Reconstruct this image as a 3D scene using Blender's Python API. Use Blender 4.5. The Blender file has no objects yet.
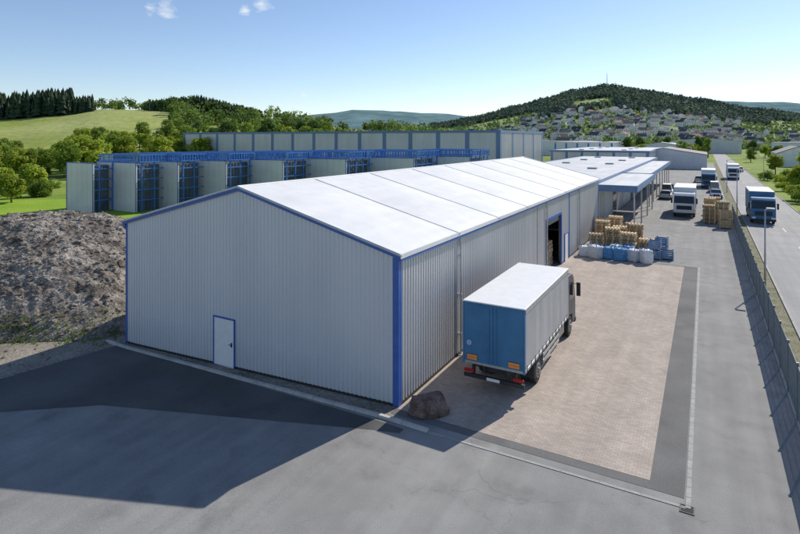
import bpy,bmesh,math,random
from mathutils import Vector,Matrix,noise
random.seed(7)
R_=random.random
def U(a,b): return random.uniform(a,b)
scene=bpy.context.scene
YAW=math.radians(29.46)
FX,FY=-math.sin(YAW),math.cos(YAW)
RX,RY=math.cos(YAW),math.sin(YAW)
HC=10.0; FL=540.0; HY=138.0
def UD(u,d):
    l=(u-400)/FL*d
    return (d*FX+l*RX, d*FY+l*RY)
def g(x):
    return max(-0.62,min(0.0,0.04*(x+10)))
def lerp(a,b,t): return a+(b-a)*t
def interp(tab,u):
    if u<=tab[0][0]: return tab[0][1]
    for (a,b),(c,d) in zip(tab,tab[1:]):
        if u<=c:
            t=(u-a)/(c-a); t=t*t*(3-2*t)*0.5+t*0.5
            return b+(d-b)*t
    return tab[-1][1]
# ------------------------------------------------------------------ materials
def M(name,c1,c2=None,scale=5,rough=.7,metal=0,bump=0,detail=6,fine=0,finescale=80,rnd=0,stretch=None,ramp=(.35,.65),bumpscale=None,spec=.5,big=None,transl=0,crack=0,stain=0,streak=0,grime=0):
    m=bpy.data.materials.new(name); m.use_nodes=True
    nt=m.node_tree; N=nt.nodes; L=nt.links
    b=N['Principled BSDF']
    b.inputs['Roughness'].default_value=rough; b.inputs['Metallic'].default_value=metal
    b.inputs['Specular IOR Level'].default_value=spec
    c2=c2 or tuple(x*.85 for x in c1)
    tc=N.new('ShaderNodeTexCoord'); vec=tc.outputs['Object']
    if stretch:
        mp=N.new('ShaderNodeMapping'); mp.inputs['Scale'].default_value=stretch
        L.new(vec,mp.inputs[0]); vec=mp.outputs[0]
    n=N.new('ShaderNodeTexNoise'); n.inputs['Scale'].default_value=scale; n.inputs['Detail'].default_value=detail
    L.new(vec,n.inputs['Vector'])
    r=N.new('ShaderNodeValToRGB'); r.color_ramp.elements[0].position=ramp[0]; r.color_ramp.elements[1].position=ramp[1]
    r.color_ramp.elements[0].color=(*c1,1); r.color_ramp.elements[1].color=(*c2,1)
    L.new(n.outputs['Fac'],r.inputs[0]); col=r.outputs[0]
    def mul(col,fac_socket,lo,hi,f0=.3,f1=.7):
        mr=N.new('ShaderNodeMapRange'); mr.inputs['From Min'].default_value=f0; mr.inputs['From Max'].default_value=f1
        mr.inputs['To Min'].default_value=lo; mr.inputs['To Max'].default_value=hi
        L.new(fac_socket,mr.inputs[0])
        h=N.new('ShaderNodeVectorMath'); h.operation='SCALE'
        L.new(col,h.inputs[0]); L.new(mr.outputs[0],h.inputs['Scale'])
        return h.outputs[0]
    def nz(s,d=3,v=None):
        q=N.new('ShaderNodeTexNoise'); q.inputs['Scale'].default_value=s; q.inputs['Detail'].default_value=d; L.new(v or tc.outputs['Object'],q.inputs['Vector']); return q
    if fine: col=mul(col,nz(finescale).outputs['Fac'],1-fine,1+fine)
    if big: col=mul(col,nz(big[0],4).outputs['Fac'],1-big[1],1+big[1])
    if stain: col=mul(col,nz(.55,7).outputs['Fac'],1-stain,1,.30,.42)
    if streak:
        mp=N.new('ShaderNodeMapping'); mp.inputs['Scale'].default_value=(1.6,.06,1); mp.inputs['Rotation'].default_value=(0,0,.12); L.new(tc.outputs['Object'],mp.inputs[0])
        col=mul(col,nz(1,4,mp.outputs[0]).outputs['Fac'],1-streak,1+streak*.6)
    if grime:
        sp=N.new('ShaderNodeSeparateXYZ'); L.new(tc.outputs['Object'],sp.inputs[0])
        nn=nz(1.5,4); ad=N.new('ShaderNodeMath'); ad.operation='MULTIPLY_ADD'; ad.inputs[1].default_value=-1.2; L.new(nn.outputs['Fac'],ad.inputs[0]); L.new(sp.outputs['Z'],ad.inputs[2])
        col=mul(col,ad.outputs[0],1-grime,1,-1.0,.6)
    if crack:
        dn=nz(.8,5); mx=N.new('ShaderNodeVectorMath'); mx.operation='MULTIPLY_ADD'; L.new(dn.outputs['Color'],mx.inputs[0]); mx.inputs[1].default_value=(2.2,2.2,0); L.new(tc.outputs['Object'],mx.inputs[2])
        vo=N.new('ShaderNodeTexVoronoi'); vo.feature='DISTANCE_TO_EDGE'; vo.inputs['Scale'].default_value=.10; L.new(mx.outputs[0],vo.inputs['Vector'])
        col=mul(col,vo.outputs['Distance'],1-crack,1,0.0,.0018)
    if rnd:
        oi=N.new('ShaderNodeObjectInfo')
        mr=N.new('ShaderNodeMapRange'); mr.inputs['To Min'].default_value=1-rnd; mr.inputs['To Max'].default_value=1+rnd
        L.new(oi.outputs['Random'],mr.inputs[0])
        h=N.new('ShaderNodeVectorMath'); h.operation='SCALE'
        L.new(col,h.inputs[0]); L.new(mr.outputs[0],h.inputs['Scale']); col=h.outputs[0]
    L.new(col,b.inputs['Base Color'])
    if bump:
        n4=N.new('ShaderNodeTexNoise'); n4.inputs['Scale'].default_value=bumpscale or scale*4; n4.inputs['Detail'].default_value=5
        L.new(vec,n4.inputs['Vector'])
        bp=N.new('ShaderNodeBump'); bp.inputs['Strength'].default_value=bump; bp.inputs['Distance'].default_value=.05
        L.new(n4.outputs['Fac'],bp.inputs['Height']); L.new(bp.outputs[0],b.inputs['Normal'])
    if transl:
        t=N.new('ShaderNodeBsdfTranslucent'); L.new(col,t.inputs[0]); ms=N.new('ShaderNodeMixShader'); ms.inputs[0].default_value=transl
        L.new(b.outputs[0],ms.inputs[1]); L.new(t.outputs[0],ms.inputs[2]); L.new(ms.outputs[0],N['Material Output'].inputs['Surface'])
    return m
asph=M('asphalt_worn',(.24,.236,.228),(.29,.285,.275),scale=.22,rough=.9,fine=.18,finescale=38,big=(1.1,.08),bump=.3,bumpscale=60,crack=.18,stain=.16,streak=.12,spec=.3)
asph_dark=M('asphalt_new',(.14,.138,.135),(.175,.173,.17),scale=.5,rough=.9,fine=.22,finescale=45,bump=.3,bumpscale=60,stain=.15,spec=.3)
asph_shade_dark=M('asphalt_fresh_shade_dark',(.085,.085,.086),(.125,.124,.122),scale=.35,rough=.9,fine=.22,finescale=45,bump=.3,bumpscale=60,stain=.2,spec=.3)  # fresh asphalt, blackened further to deepen the hall's cast shadow
asph_road=M('asphalt_road',(.25,.248,.248),(.295,.292,.29),scale=.3,rough=.85,fine=.12,finescale=30,streak=.14)
grass=M('grass',(.14,.215,.03),(.23,.275,.06),scale=.06,rough=.9,fine=.4,finescale=3,big=(.012,.3),bump=.5,bumpscale=6,spec=.1)
grass_lush=M('grass_lush',(.19,.31,.025),(.25,.36,.04),scale=.2,rough=.9,fine=.25,finescale=5,spec=.1)
vergem=M('verge_dry_grass',(.16,.165,.09),(.26,.24,.18),scale=1.2,rough=.95,fine=.4,finescale=9,spec=.1)
soil=M('soil',(.20,.18,.145),(.30,.27,.225),scale=.6,rough=.95,fine=.35,finescale=8,bump=.5,bumpscale=12,spec=.1)
rubble=M('rubble',(.12,.103,.088),(.32,.285,.245),scale=.9,rough=.95,fine=.5,finescale=9,bump=1,bumpscale=11,spec=.1,detail=12,big=(.3,.28))
concrete=M('concrete',(.42,.41,.385),(.52,.505,.48),scale=2,rough=.85,fine=.15,finescale=25,stain=.3)
gutterm=M('gutter_stone',(.30,.296,.285),(.37,.365,.35),scale=2,rough=.85,fine=.2,finescale=25)
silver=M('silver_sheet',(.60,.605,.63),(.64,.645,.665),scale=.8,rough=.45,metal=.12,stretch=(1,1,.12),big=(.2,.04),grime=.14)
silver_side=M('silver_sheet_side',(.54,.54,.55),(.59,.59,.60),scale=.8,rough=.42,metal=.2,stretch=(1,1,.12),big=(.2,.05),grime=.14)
panel_flat=M('panel_grey',(.56,.56,.57),(.62,.62,.625),scale=.3,rough=.5,metal=.1,big=(.4,.06))
blue=M('blue_trim',(.04,.11,.38),(.05,.13,.42),scale=3,rough=.45)
blue_steel=M('blue_steel',(.04,.16,.46),(.06,.20,.52),scale=3,rough=.5)
gapm=M('gap_shade_cladding',(.10,.12,.15),(.16,.18,.21),scale=1,rough=.6)  # dark colour stands in for the shade between the racks
blue_pale=M('blue_grey_fascia',(.11,.20,.36),(.15,.24,.40),scale=3,rough=.5)
blue_tarp=M('blue_tarp',(.035,.15,.30),(.05,.185,.35),scale=1.2,rough=.5,big=(.8,.14),grime=.3)
membrane=M('white_membrane',(.68,.685,.69),(.75,.753,.755),scale=.35,rough=.6,big=(1.4,.03),streak=.04,spec=.3)
seam=M('membrane_seam',(.40,.42,.44),(.48,.50,.52),scale=2,rough=.6)
white=M('white_paint',(.74,.74,.73),(.79,.79,.78),scale=3,rough=.45)
roofwhite=M('roof_white',(.52,.53,.54),(.63,.635,.64),scale=.3,rough=.65,streak=.10,spec=.3)
roofgrey=M('roof_grey',(.34,.345,.35),(.44,.445,.45),scale=.2,rough=.7)
roofbrown=M('roof_brown',(.19,.165,.15),(.26,.225,.2),scale=.3,rough=.8)
curtain=M('grey_curtain',(.35,.352,.358),(.40,.402,.406),scale=1.0,rough=.55,stretch=(1,1,.3),big=(.7,.06),grime=.25)
dark=M('dark_metal',(.02,.02,.022),(.035,.035,.035),scale=6,rough=.6)
cabdark=M('cab_dark_paint',(.02,.03,.05),(.03,.04,.06),scale=2,rough=.35)
rubber=M('rubber',(.015,.015,.015),(.03,.029,.027),scale=8,rough=.85)
rimm=M('rim_metal',(.25,.25,.26),(.35,.35,.36),scale=8,rough=.4,metal=.7)
glass=M('dark_glass',(.015,.02,.025),(.02,.025,.03),scale=2,rough=.08,spec=.8)
red=M('red_lamp',(.4,.01,.01),(.5,.02,.02),scale=5,rough=.3)
orange=M('orange_plate',(.8,.27,.06),(.85,.32,.09),scale=5,rough=.5)
galv=M('galvanised',(.40,.41,.42),(.50,.505,.51),scale=6,rough=.45,metal=.5)
fencem=M('fence_blue_grey',(.13,.165,.19),(.17,.205,.23),scale=3,rough=.5,metal=.1)
woodm=M('pallet_wood',(.44,.32,.18),(.62,.48,.30),scale=5,rough=.8,rnd=.35,fine=.15,finescale=20)
bagwhite=M('bag_white',(.58,.60,.62),(.70,.71,.73),scale=4,rough=.8,bump=.4,bumpscale=8,rnd=.12)
bagblue=M('bag_blue',(.06,.22,.46),(.10,.29,.54),scale=4,rough=.7,bump=.4,bumpscale=8)
rockm=M('boulder_rock',(.10,.055,.045),(.24,.165,.14),scale=2.5,rough=.9,bump=1,bumpscale=7,fine=.35,finescale=20)
bark=M('bark',(.09,.07,.05),(.14,.11,.08),scale=6,rough=.95)
plaster=M('plaster',(.72,.71,.67),(.82,.81,.78),scale=.5,rough=.9,rnd=.15)
tile_d=M('roof_slate',(.08,.08,.09),(.12,.12,.13),scale=1,rough=.85,rnd=.35,spec=.2)
tile_r=M('roof_tile_red',(.24,.11,.08),(.31,.16,.12),scale=1,rough=.85,rnd=.3,spec=.2)
def leafmat(n,c1,c2,rnd=.2,scale=.35,t=.5):
    return M(n,c1,c2,scale=scale,rough=.75,rnd=rnd,spec=.2,detail=3,transl=t)
leafA=leafmat('leaves_fresh',(.25,.335,.03),(.38,.44,.06),rnd=.25)
leafB=leafmat('leaves_mid',(.15,.24,.03),(.25,.33,.05),rnd=.25)
leafC=leafmat('leaves_dark',(.065,.12,.03),(.11,.18,.04))
needle=leafmat('needles',(.022,.045,.024),(.042,.072,.034),rnd=0,scale=.05,t=.15)
for_near=leafmat('wood_mixed',(.085,.15,.035),(.22,.30,.06),rnd=0,scale=.02)
for_far=leafmat('wood_haze_tint',(.07,.115,.088),(.11,.16,.105),rnd=0,scale=.005,t=.35)  # lighter bluish green paints the haze into the far trees
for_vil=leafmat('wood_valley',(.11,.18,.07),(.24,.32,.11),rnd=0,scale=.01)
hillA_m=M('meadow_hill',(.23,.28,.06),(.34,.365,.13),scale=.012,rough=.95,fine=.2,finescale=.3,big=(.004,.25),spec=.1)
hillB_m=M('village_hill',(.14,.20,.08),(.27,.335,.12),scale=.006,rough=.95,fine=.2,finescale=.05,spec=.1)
hillC_m=M('distant_hill_haze_tint',(.115,.195,.22),(.16,.25,.25),scale=.002,rough=1,fine=.25,finescale=.012,spec=0)  # aerial haze is put into the bluish base colour
def paver():
    m=bpy.data.materials.new('block_paving'); m.use_nodes=True; nt=m.node_tree;N=nt.nodes;L=nt.links;b=N['Principled BSDF']
    tc=N.new('ShaderNodeTexCoord'); br=N.new('ShaderNodeTexBrick')
    br.inputs['Scale'].default_value=1; br.inputs['Brick Width'].default_value=.20; br.inputs['Row Height'].default_value=.10
    br.inputs['Mortar Size'].default_value=.006; br.inputs['Bias'].default_value=0
    br.inputs['Color1'].default_value=(.39,.328,.278,1); br.inputs['Color2'].default_value=(.47,.402,.347,1); br.inputs['Mortar'].default_value=(.28,.24,.21,1)
    L.new(tc.outputs['Object'],br.inputs['Vector'])
    col=br.outputs['Color']
    for sc,de,lo,hi,a,c,st in((.7,8,.86,1.10,.3,.7,None),(1,4,.88,1.08,.3,.7,(1.3,.08,1)),(.45,6,.72,1,.27,.38,None)):
        n=N.new('ShaderNodeTexNoise'); n.inputs['Scale'].default_value=sc; n.inputs['Detail'].default_value=de; n.inputs['Roughness'].default_value=.65
        v=tc.outputs['Object']
        if st: mp=N.new('ShaderNodeMapping'); mp.inputs['Scale'].default_value=st; L.new(v,mp.inputs[0]); v=mp.outputs[0]
        L.new(v,n.inputs['Vector'])
        mr=N.new('ShaderNodeMapRange'); mr.inputs['From Min'].default_value=a; mr.inputs['From Max'].default_value=c; mr.inputs['To Min'].default_value=lo; mr.inputs['To Max'].default_value=hi
        L.new(n.outputs['Fac'],mr.inputs[0])
        s=N.new('ShaderNodeVectorMath'); s.operation='SCALE'; L.new(col,s.inputs[0]); L.new(mr.outputs[0],s.inputs['Scale']); col=s.outputs[0]
    L.new(col,b.inputs['Base Color']); b.inputs['Roughness'].default_value=.9; b.inputs['Specular IOR Level'].default_value=.3
    bp=N.new('ShaderNodeBump'); bp.inputs['Strength'].default_value=.3; bp.inputs['Distance'].default_value=.008; bp.invert=True
    L.new(br.outputs['Fac'],bp.inputs['Height']); L.new(bp.outputs[0],b.inputs['Normal'])
    return m
paverm=paver()
# ------------------------------------------------------------------ builders
class MB:
    def __init__(s): s.v=[];s.f=[];s.m=[]
    def add(s,vs,fs,m=0):
        o=len(s.v); s.v.extend(vs)
        for f in fs: s.f.append([i+o for i in f]); s.m.append(m)
    def box(s,x0,x1,y0,y1,z0,z1,m=0):
        s.add([(x0,y0,z0),(x1,y0,z0),(x1,y1,z0),(x0,y1,z0),(x0,y0,z1),(x1,y0,z1),(x1,y1,z1),(x0,y1,z1)],
              [(0,3,2,1),(4,5,6,7),(0,1,5,4),(1,2,6,5),(2,3,7,6),(3,0,4,7)],m); return s
    def cyl(s,p0,p1,r0,r1=None,n=12,m=0,caps=True):
        r1=r0 if r1 is None else r1
        p0=Vector(p0);p1=Vector(p1); d=(p1-p0).normalized()
        a=Vector((0,0,1)) if abs(d.z)<.9 else Vector((1,0,0))
        e=d.cross(a).normalized(); f=d.cross(e)
        vs=[]
        for p,r in((p0,r0),(p1,r1)):
            for i in range(n):
                t=2*math.pi*i/n; vs.append(tuple(p+e*math.cos(t)*r+f*math.sin(t)*r))
        fs=[(i,i+n,(i+1)%n+n,(i+1)%n) for i in range(n)]
        if caps: fs+= [tuple(range(n)),tuple(reversed(range(n,2*n)))]
        s.add(vs,fs,m); return s
    def prism(s,prof,x0,x1,m=0):
        n=len(prof)
        vs=[(x0,y,z) for y,z in prof]+[(x1,y,z) for y,z in prof]
        fs=[(i,(i+1)%n,(i+1)%n+n,i+n) for i in range(n)]+[tuple(reversed(range(n))),tuple(range(n,2*n))]
        s.add(vs,fs,m); return s
    def mesh(s,name,mats,smooth=False,recalc=True):
        me=bpy.data.meshes.new(name); me.from_pydata(s.v,[],s.f)
        for mm in mats: me.materials.append(mm)
        me.polygons.foreach_set('material_index',s.m)
        if recalc:
            bm=bmesh.new(); bm.from_mesh(me); bmesh.ops.recalc_face_normals(bm,faces=bm.faces); bm.to_mesh(me); bm.free()
        if smooth: me.polygons.foreach_set('use_smooth',[True]*len(me.polygons))
        me.update(); return me
def link(o,parent=None):
    scene.collection.objects.link(o)
    if parent: o.parent=parent
    return o
def ob(name,mb,mats,parent=None,loc=(0,0,0),bev=0,smooth=False,rot=0,recalc=True):
    if not isinstance(mats,(list,tuple)): mats=[mats]
    me=mb.mesh(name,mats,smooth,recalc) if isinstance(mb,MB) else mb
    o=bpy.data.objects.new(name,me); o.location=loc; o.rotation_euler[2]=rot
    link(o,parent)
    if bev:
        b=o.modifiers.new('b','BEVEL'); b.width=bev; b.segments=2; b.limit_method='ANGLE'
    return o
def tag(o,label,cat,group=None):
    o['label']=label; o['category']=cat
    if group: o['group']=group
    return o
def thing(name,label,cat,loc=(0,0,0),rot=0,group=None):
    o=bpy.data.objects.new(name,None); o.location=loc; o.rotation_euler[2]=rot; o.empty_display_size=.3
    link(o); return tag(o,label,cat,group)
def struct(o): o['kind']='structure'; return o
# ------------------------------------------------------------------ ground
def sheet(name,poly,off,mat,label):
    bm=bmesh.new(); vs=[bm.verts.new((x,y,0)) for x,y in poly]; bm.faces.new(vs)
    for xc in(-10,-25.5):
        bmesh.ops.bisect_plane(bm,geom=bm.verts[:]+bm.edges[:]+bm.faces[:],plane_co=(xc,0,0),plane_no=(1,0,0))
    for v in bm.verts: v.co.z=g(v.co.x)+off
    bmesh.ops.recalc_face_normals(bm,faces=bm.faces)
    for f in bm.faces:
        if f.normal.z<0: f.normal_flip()
    bmesh.ops.triangulate(bm,faces=bm.faces[:])
    me=bpy.data.meshes.new(name); bm.to_mesh(me); bm.free(); me.materials.append(mat)
    o=bpy.data.objects.new(name,me); link(o); struct(o); tag(o,label,'ground'); return o
sheet('ground',[(-5000,-3000),(5000,-3000),(5000,6000),(-5000,6000)],-.03,grass,'green grass ground reaching the horizon')
sheet('bare_soil',[(-25.9,8),(-25.9,36),(-40,40),(-66,36),(-85,20),(-70,-15),(-45,-10)],-.018,soil,'bare brown soil under the rubble heap')
sheet('lawn',[(-26.2,37),(-30,95),(-75,62),(-130,40),(-110,22),(-66,37),(-40,41)],-.012,grass_lush,'bright mown grass strip by storage racks')
sheet('yard_asphalt',[(-60,-40),(60,-40),(60,10),(2.9,12),(2.9,250),(-26.1,250),(-26.1,17.8),(-27.0,12),(-38,2)],0.0,asph,'worn grey asphalt yard around the hall')
sheet('asphalt_patch',[(-26.2,17),(-27.0,12.1),(-38,2.1),(-44,-3.5),(-41,-3.8),(-30,6.2),(-20.5,12.6),(-9.0,15.9),(-9.0,16.2)],.006,asph_shade_dark,'fresh asphalt strip along the gable, blackened to deepen the hall shadow')
sheet('asphalt_strip',[(-9.9,16.9),(-.5,16.9),(-.5,47.6),(-1.4,47.6),(-1.4,17.3),(-9.9,17.3)],.006,asph_dark,'dark asphalt border around the block paving')
sheet('paving',[(-9.95,17.3),(-1.4,17.3),(-1.4,47),(-9.95,47)],.010,paverm,'brownish concrete block paving beside the hall')
sheet('road',[(4.2,-60),(10.8,-60),(10.8,700),(4.2,700)],.004,asph_road,'light grey asphalt public road')
sheet('verge',[(2.95,12),(4.15,12),(4.15,250),(2.95,250)],-.004,vergem,'narrow dry grass verge between fence and road')
mb=MB()
for i in range(60):
    y=10+i*12
    mb.box(7.45,7.55,y,y+3,.006,.010)
o=ob('road_marking',mb,roofwhite); struct(o); tag(o,'white dashed centre line on road','marking')
def kerb(p0,p1,w,h,label,step=1.0,name='kerb',mat=None):
    mb=MB(); p0=Vector(p0);p1=Vector(p1); L=(p1-p0).length; d=(p1-p0)/L; n=Vector((-d.y,d.x)); k=int(L/step)
    for i in range(k):
        a=p0+d*(i*L/k+.008); b=p0+d*((i+1)*L/k-.008); hh=h+U(-.006,.006)*(h>.05)
        vs=[]
        for z in(-.1,hh):
            for p in((a-n*w/2),(b-n*w/2),(b+n*w/2),(a+n*w/2)): vs.append((p.x,p.y,g(p.x)+z))
        mb.add(vs,[(0,3,2,1),(4,5,6,7),(0,1,5,4),(1,2,6,5),(2,3,7,6),(3,0,4,7)])
    o=ob(name,mb,mat or concrete); struct(o); tag(o,label,'kerb'); return o
kerb((-27.2,17.0),(-8.2,16.45),.14,.10,'raised pale concrete kerb along the gable')
kerb((-8.2,16.45),(-.45,16.5),.10,.016,'flush concrete edging in front of paving',1,'kerb',gutterm)
kerb((-.4,16.5),(-.4,47.6),.13,.018,'grey gutter stones beside the yard lane',.5,'gutter',gutterm)
kerb((-1.4,47.75),(-9.5,47.75),.10,.018,'flush concrete edging at the end of paving',1,'kerb',gutterm)
kerb((4.15,14),(4.15,250),.12,.08,'road kerb along the verge',2,'kerb',gutterm)
kerb((10.9,10),(10.9,300),.12,.08,'road kerb along the grass',2,'kerb',gutterm)
mb=MB(); mb.box(-.60,-.24,16.26,16.29,.0,.02);mb.box(-.60,-.24,16.59,16.62,.0,.02);mb.box(-.60,-.57,16.29,16.59,0,.02);mb.box(-.27,-.24,16.29,16.59,0,.02)
for i in range(5): mb.box(-.57,-.27,16.315+i*.056,16.335+i*.056,0,.016)
o=ob('drain_grate',mb,dark); tag(o,'small square iron drain grate at gutter corner','drain')
sheet('gravel_strip',[(-27.0,17.05),(-9.9,16.55),(-9.9,17.5),(-27.0,17.5)],.012,soil,'gravel strip at the foot of the gable')
# ------------------------------------------------------------------ hills
TA=[(-400,22),(-100,25),(0,26.5),(60,30),(100,34),(160,33),(240,28),(320,20),(400,14),(460,8),(520,2),(560,-3)]
def zA(u,d):
    t=max(0,min(1,(d-170)/290)); e=t*t*(3-2*t)
    z=-2+(interp(TA,u)+2)*e
    if d>460: z=lerp(z,-3,min(1,(d-460)/400))
    return z
TB=[(250,-4),(400,20),(440,40),(480,62),(520,82),(545,100),(575,122),(605,133),(640,122),(700,98),(750,76),(800,62),(900,48),(1000,30),(1300,15)]
def zB(u,d):
    t=max(0,min(1,(d-450)/850)); e=t**1.45
    z=-3+(interp(TB,u)+3)*e+noise.noise(Vector((u*.02,d*.004,3)))*6*e
    if d>1300: z*=max(0,1-(d-1300)/1000)
    return z
TC=[(-500,90),(0,100),(250,110),(330,150),(355,172),(400,160),(440,148),(500,120),(600,140),(640,165),(700,226),(740,216),(800,210),(860,190),(1000,150),(1300,100)]
def zC(u,d):
    t=max(0,min(1,(d-1800)/1200)); t=t*t*(3-2*t)
    z=-5+interp(TC,u)*t
    if d>3000: z*=max(0,1-(d-3000)/1500)
    return z
def hill(name,zf,u0,u1,du,ds,mat,label,nz=0):
    mb=MB(); us=[u0+du*i for i in range(int((u1-u0)/du)+1)]
    for u in us:
        for d in ds:
            x,y=UD(u,d); mb.v.append((x,y,zf(u,d)+(noise.noise(Vector((x*.01,y*.01,0)))*nz)))
    n=len(ds)
    for i in range(len(us)-1):
        for j in range(n-1):
            mb.f.append([i*n+j,i*n+j+1,(i+1)*n+j+1,(i+1)*n+j]); mb.m.append(0)
    o=ob(name,mb,mat,smooth=True); struct(o); tag(o,label,'hill')
    return o
hill('hill',zA,-500,620,14,[160+i*12 for i in range(26)]+[480,520,600,700,860,900],hillA_m,'gently rising meadow hill with pale green grass',.5)
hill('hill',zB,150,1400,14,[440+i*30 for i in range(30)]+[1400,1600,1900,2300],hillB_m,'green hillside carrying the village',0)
hill('hill',zC,-800,1500,16,[1700+i*100 for i in range(14)]+[3300,3800,4500],hillC_m,'distant wooded hills coloured blue for haze',8)
# ------------------------------------------------------------------ forests (stuff)
bm=bmesh.new(); bmesh.ops.create_icosphere(bm,subdivisions=1,radius=1); ICO1=[tuple(v.co) for v in bm.verts]; ICOF1=[[v.index for v in f.verts] for f in bm.faces]; bm.free()
def puff(mb,x,y,z,r,h,n,s,m=0):
    lobes=[(U(-.45,.45)*r,U(-.45,.45)*r,h*U(.3,.8),r*U(.4,.7)) for _ in range(5)]
    for i in range(n):
        lx,ly,lz,lr=lobes[i%5]
        a=U(0,6.283); c=U(-.7,1); q=math.sqrt(1-c*c) if abs(c)<1 else 0; k=U(.6,1.1)*lr
        v=Vector((math.cos(a)*q,math.sin(a)*q,c)); p=Vector((x+lx,y+ly,z+lz))+v*k
        nn=(v+Vector((U(-.5,.5),U(-.5,.5),U(-.2,.8)))).normalized(); e=nn.orthogonal().normalized(); f=nn.cross(e); t=U(0,6.28); e,f=e*math.cos(t)+f*math.sin(t),f*math.cos(t)-e*math.sin(t); ss=s*U(.6,1.3)
        mb.add([tuple(p+e*ss),tuple(p+f*ss*.8),tuple(p-e*ss),tuple(p-f*ss*.8)],[(0,1,2,3)],m)
def conif(mb,x,y,z,h,r,m=0,n=7,tiers=4):
    for t in range(tiers):
        z0=z+h*(.1+.9*t/tiers*.9); z1=z+h*min(1,(.1+.9*(t+1.5)/tiers)); rr=r*(1-t/tiers*.8)
        vs=[(x+math.cos(6.283*i/n+t)*rr*U(.6,1.2),y+math.sin(6.283*i/n+t)*rr*U(.6,1.2),z0+U(-.04,.04)*h) for i in range(n)]+[(x,y,z1)]
        mb.add(vs,[(i,(i+1)%n,n) for i in range(n)],m)
def forest_ob(mb,mats,label):
    o=ob('forest',mb,mats,recalc=False); o['kind']='stuff'; tag(o,label,'forest'); return o
mb=MB()
for i in range(1000):
    u=U(-140,94); d=U(400,470); x,y=UD(u,d)
    h=U(13,23)*(1 if u<72 else .65); conif(mb,x,y,zA(u,d)-1,h,h*.2,0,9,5)
for i in range(620):
    u=U(146,262); d=U(410,470); x,y=UD(u,d); k=1-abs(u-200)/75
    h=U(11,17)*(.4+.6*k)
    if R_()<.65: conif(mb,x,y,zA(u,d)-1,h,h*.24,0,9,5)
    else: puff(mb,x,y,zA(u,d)-1,h*.4,h,60,1.0,1)
forest_ob(mb,[needle,leafC],'dark conifer wood on the meadow ridge')
mb=MB()
for i in range(560):
    u=U(60,460); d=U(300,470); x,y=UD(u,d); h=U(6,13)
    if u<170 and (d<420 or R_()<.4): continue
    if noise.noise(Vector((x*.015,y*.015,2)))<-.12: continue
    puff(mb,x,y,zA(u,d)-1,h*.5,h,80,.8,random.choice([0,0,0,1]))
forest_ob(mb,[for_near,leafC],'mixed broadleaf wood on the hill slope')
mb=MB()
for i in range(12500):
    u=U(430,960); d=U(880,1330); x,y=UD(u,d)
    lim=965 if 540<u<770 else 1100
    if d<lim+noise.noise(Vector((u*.03,0,5)))*90: continue
    if 572<u<612 and 1010<d<1130: continue
    h=U(10,14)
    if R_()<.4: conif(mb,x,y,zB(u,d)-2,h,h*.3,0,6,3)
    else: puff(mb,x,y,zB(u,d)-2,h*.5,h*.9,16,2.2,0)
forest_ob(mb,[for_far],'dense forest with haze in its colour covering the hilltop')
mb=MB()
for i in range(3800):
    u=U(430,980); d=U(450,1140); x,y=UD(u,d)
    if noise.noise(Vector((x*.012,y*.012,9)))<-.22 and u<790: continue
    h=U(4,9); puff(mb,x,y,zB(u,d)-1,h*.5,h,26,1.2,0)
forest_ob(mb,[for_vil],'trees scattered through the hillside village')
# ------------------------------------------------------------------ village houses
def housemesh(w,l,h,rh,rm):
    mb=MB(); mb.box(-w/2,w/2,-l/2,l/2,-3,h,0)
    mb.add([(-w/2,-l/2,h),(w/2,-l/2,h),(0,-l/2,h+rh),(-w/2,l/2,h),(w/2,l/2,h),(0,l/2,h+rh)],[(0,1,2),(3,5,4)],0)
    e=.5; s=rh/(w/2)
    for sg in(-1,1):
        xa=sg*(w/2+e); za=h-e*s+.12
        mb.add([(xa,-l/2-e,za),(xa,l/2+e,za),(0,l/2+e,h+rh+.12),(0,-l/2-e,h+rh+.12),
                (xa,-l/2-e,za-.25),(xa,l/2+e,za-.25),(0,l/2+e,h+rh-.13),(0,-l/2-e,h+rh-.13)],
               [(0,1,2,3),(4,7,6,5),(0,4,5,1),(0,3,7,4),(1,5,6,2)],1)
    mb.box(w*.12,w*.12+.6,-.3,.3,h+rh*.5,h+rh+.8,0)
    for z in(1,3.6):
        if z+1.3<h+.3:
            for k in(-.3,0,.3):
                for sg in(-1,1):
                    mb.box(k*w-.4,k*w+.4,sg*(l/2)-.04,sg*(l/2)+.04,z,z+1.1,2); mb.box(sg*(w/2)-.04,sg*(w/2)+.04,k*l-.5,k*l+.5,z,z+1.1,2)
    return mb.mesh('house',[plaster,rm,glass])
HM=[housemesh(7.2,9,5.0,2.8,tile_d),housemesh(7,10,5.2,3,tile_d),housemesh(7.8,10.5,5,2.8,tile_r),housemesh(7,8.5,4,3,tile_d),housemesh(9,13,6.2,2.8,tile_d)]
HL=['white house with dark slate gable roof on the hillside','white house with steep slate roof on the hillside','white house with red tiled roof on the hillside','small white house with tall slate roof','long white apartment house with slate roof']
placed=[];tries=0
while len(placed)<240 and tries<16000:
    tries+=1
    u=U(470,815); d=U(490,985); 
    if u<520 and d>820: continue
    if u>742 and (d>760 or R_()<.3): continue
    x,y=UD(u,d)
    if noise.noise(Vector((x*.011,y*.011,20)))<-.18: continue
    if any((x-a)**2+(y-b)**2<14**2 for a,b in placed): continue
    placed.append((x,y)); k=random.choice([0,0,0,1,1,2,3,3,4])
    o=bpy.data.objects.new('house',HM[k]); o.location=(x,y,zB(u,d)+1.6); o.rotation_euler[2]=U(0,3.14); link(o)
    tag(o,HL[k],'house','houses of the hillside village')
x,y=UD(607,1290); z=zB(607,1290)
mb=MB(); 
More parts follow.
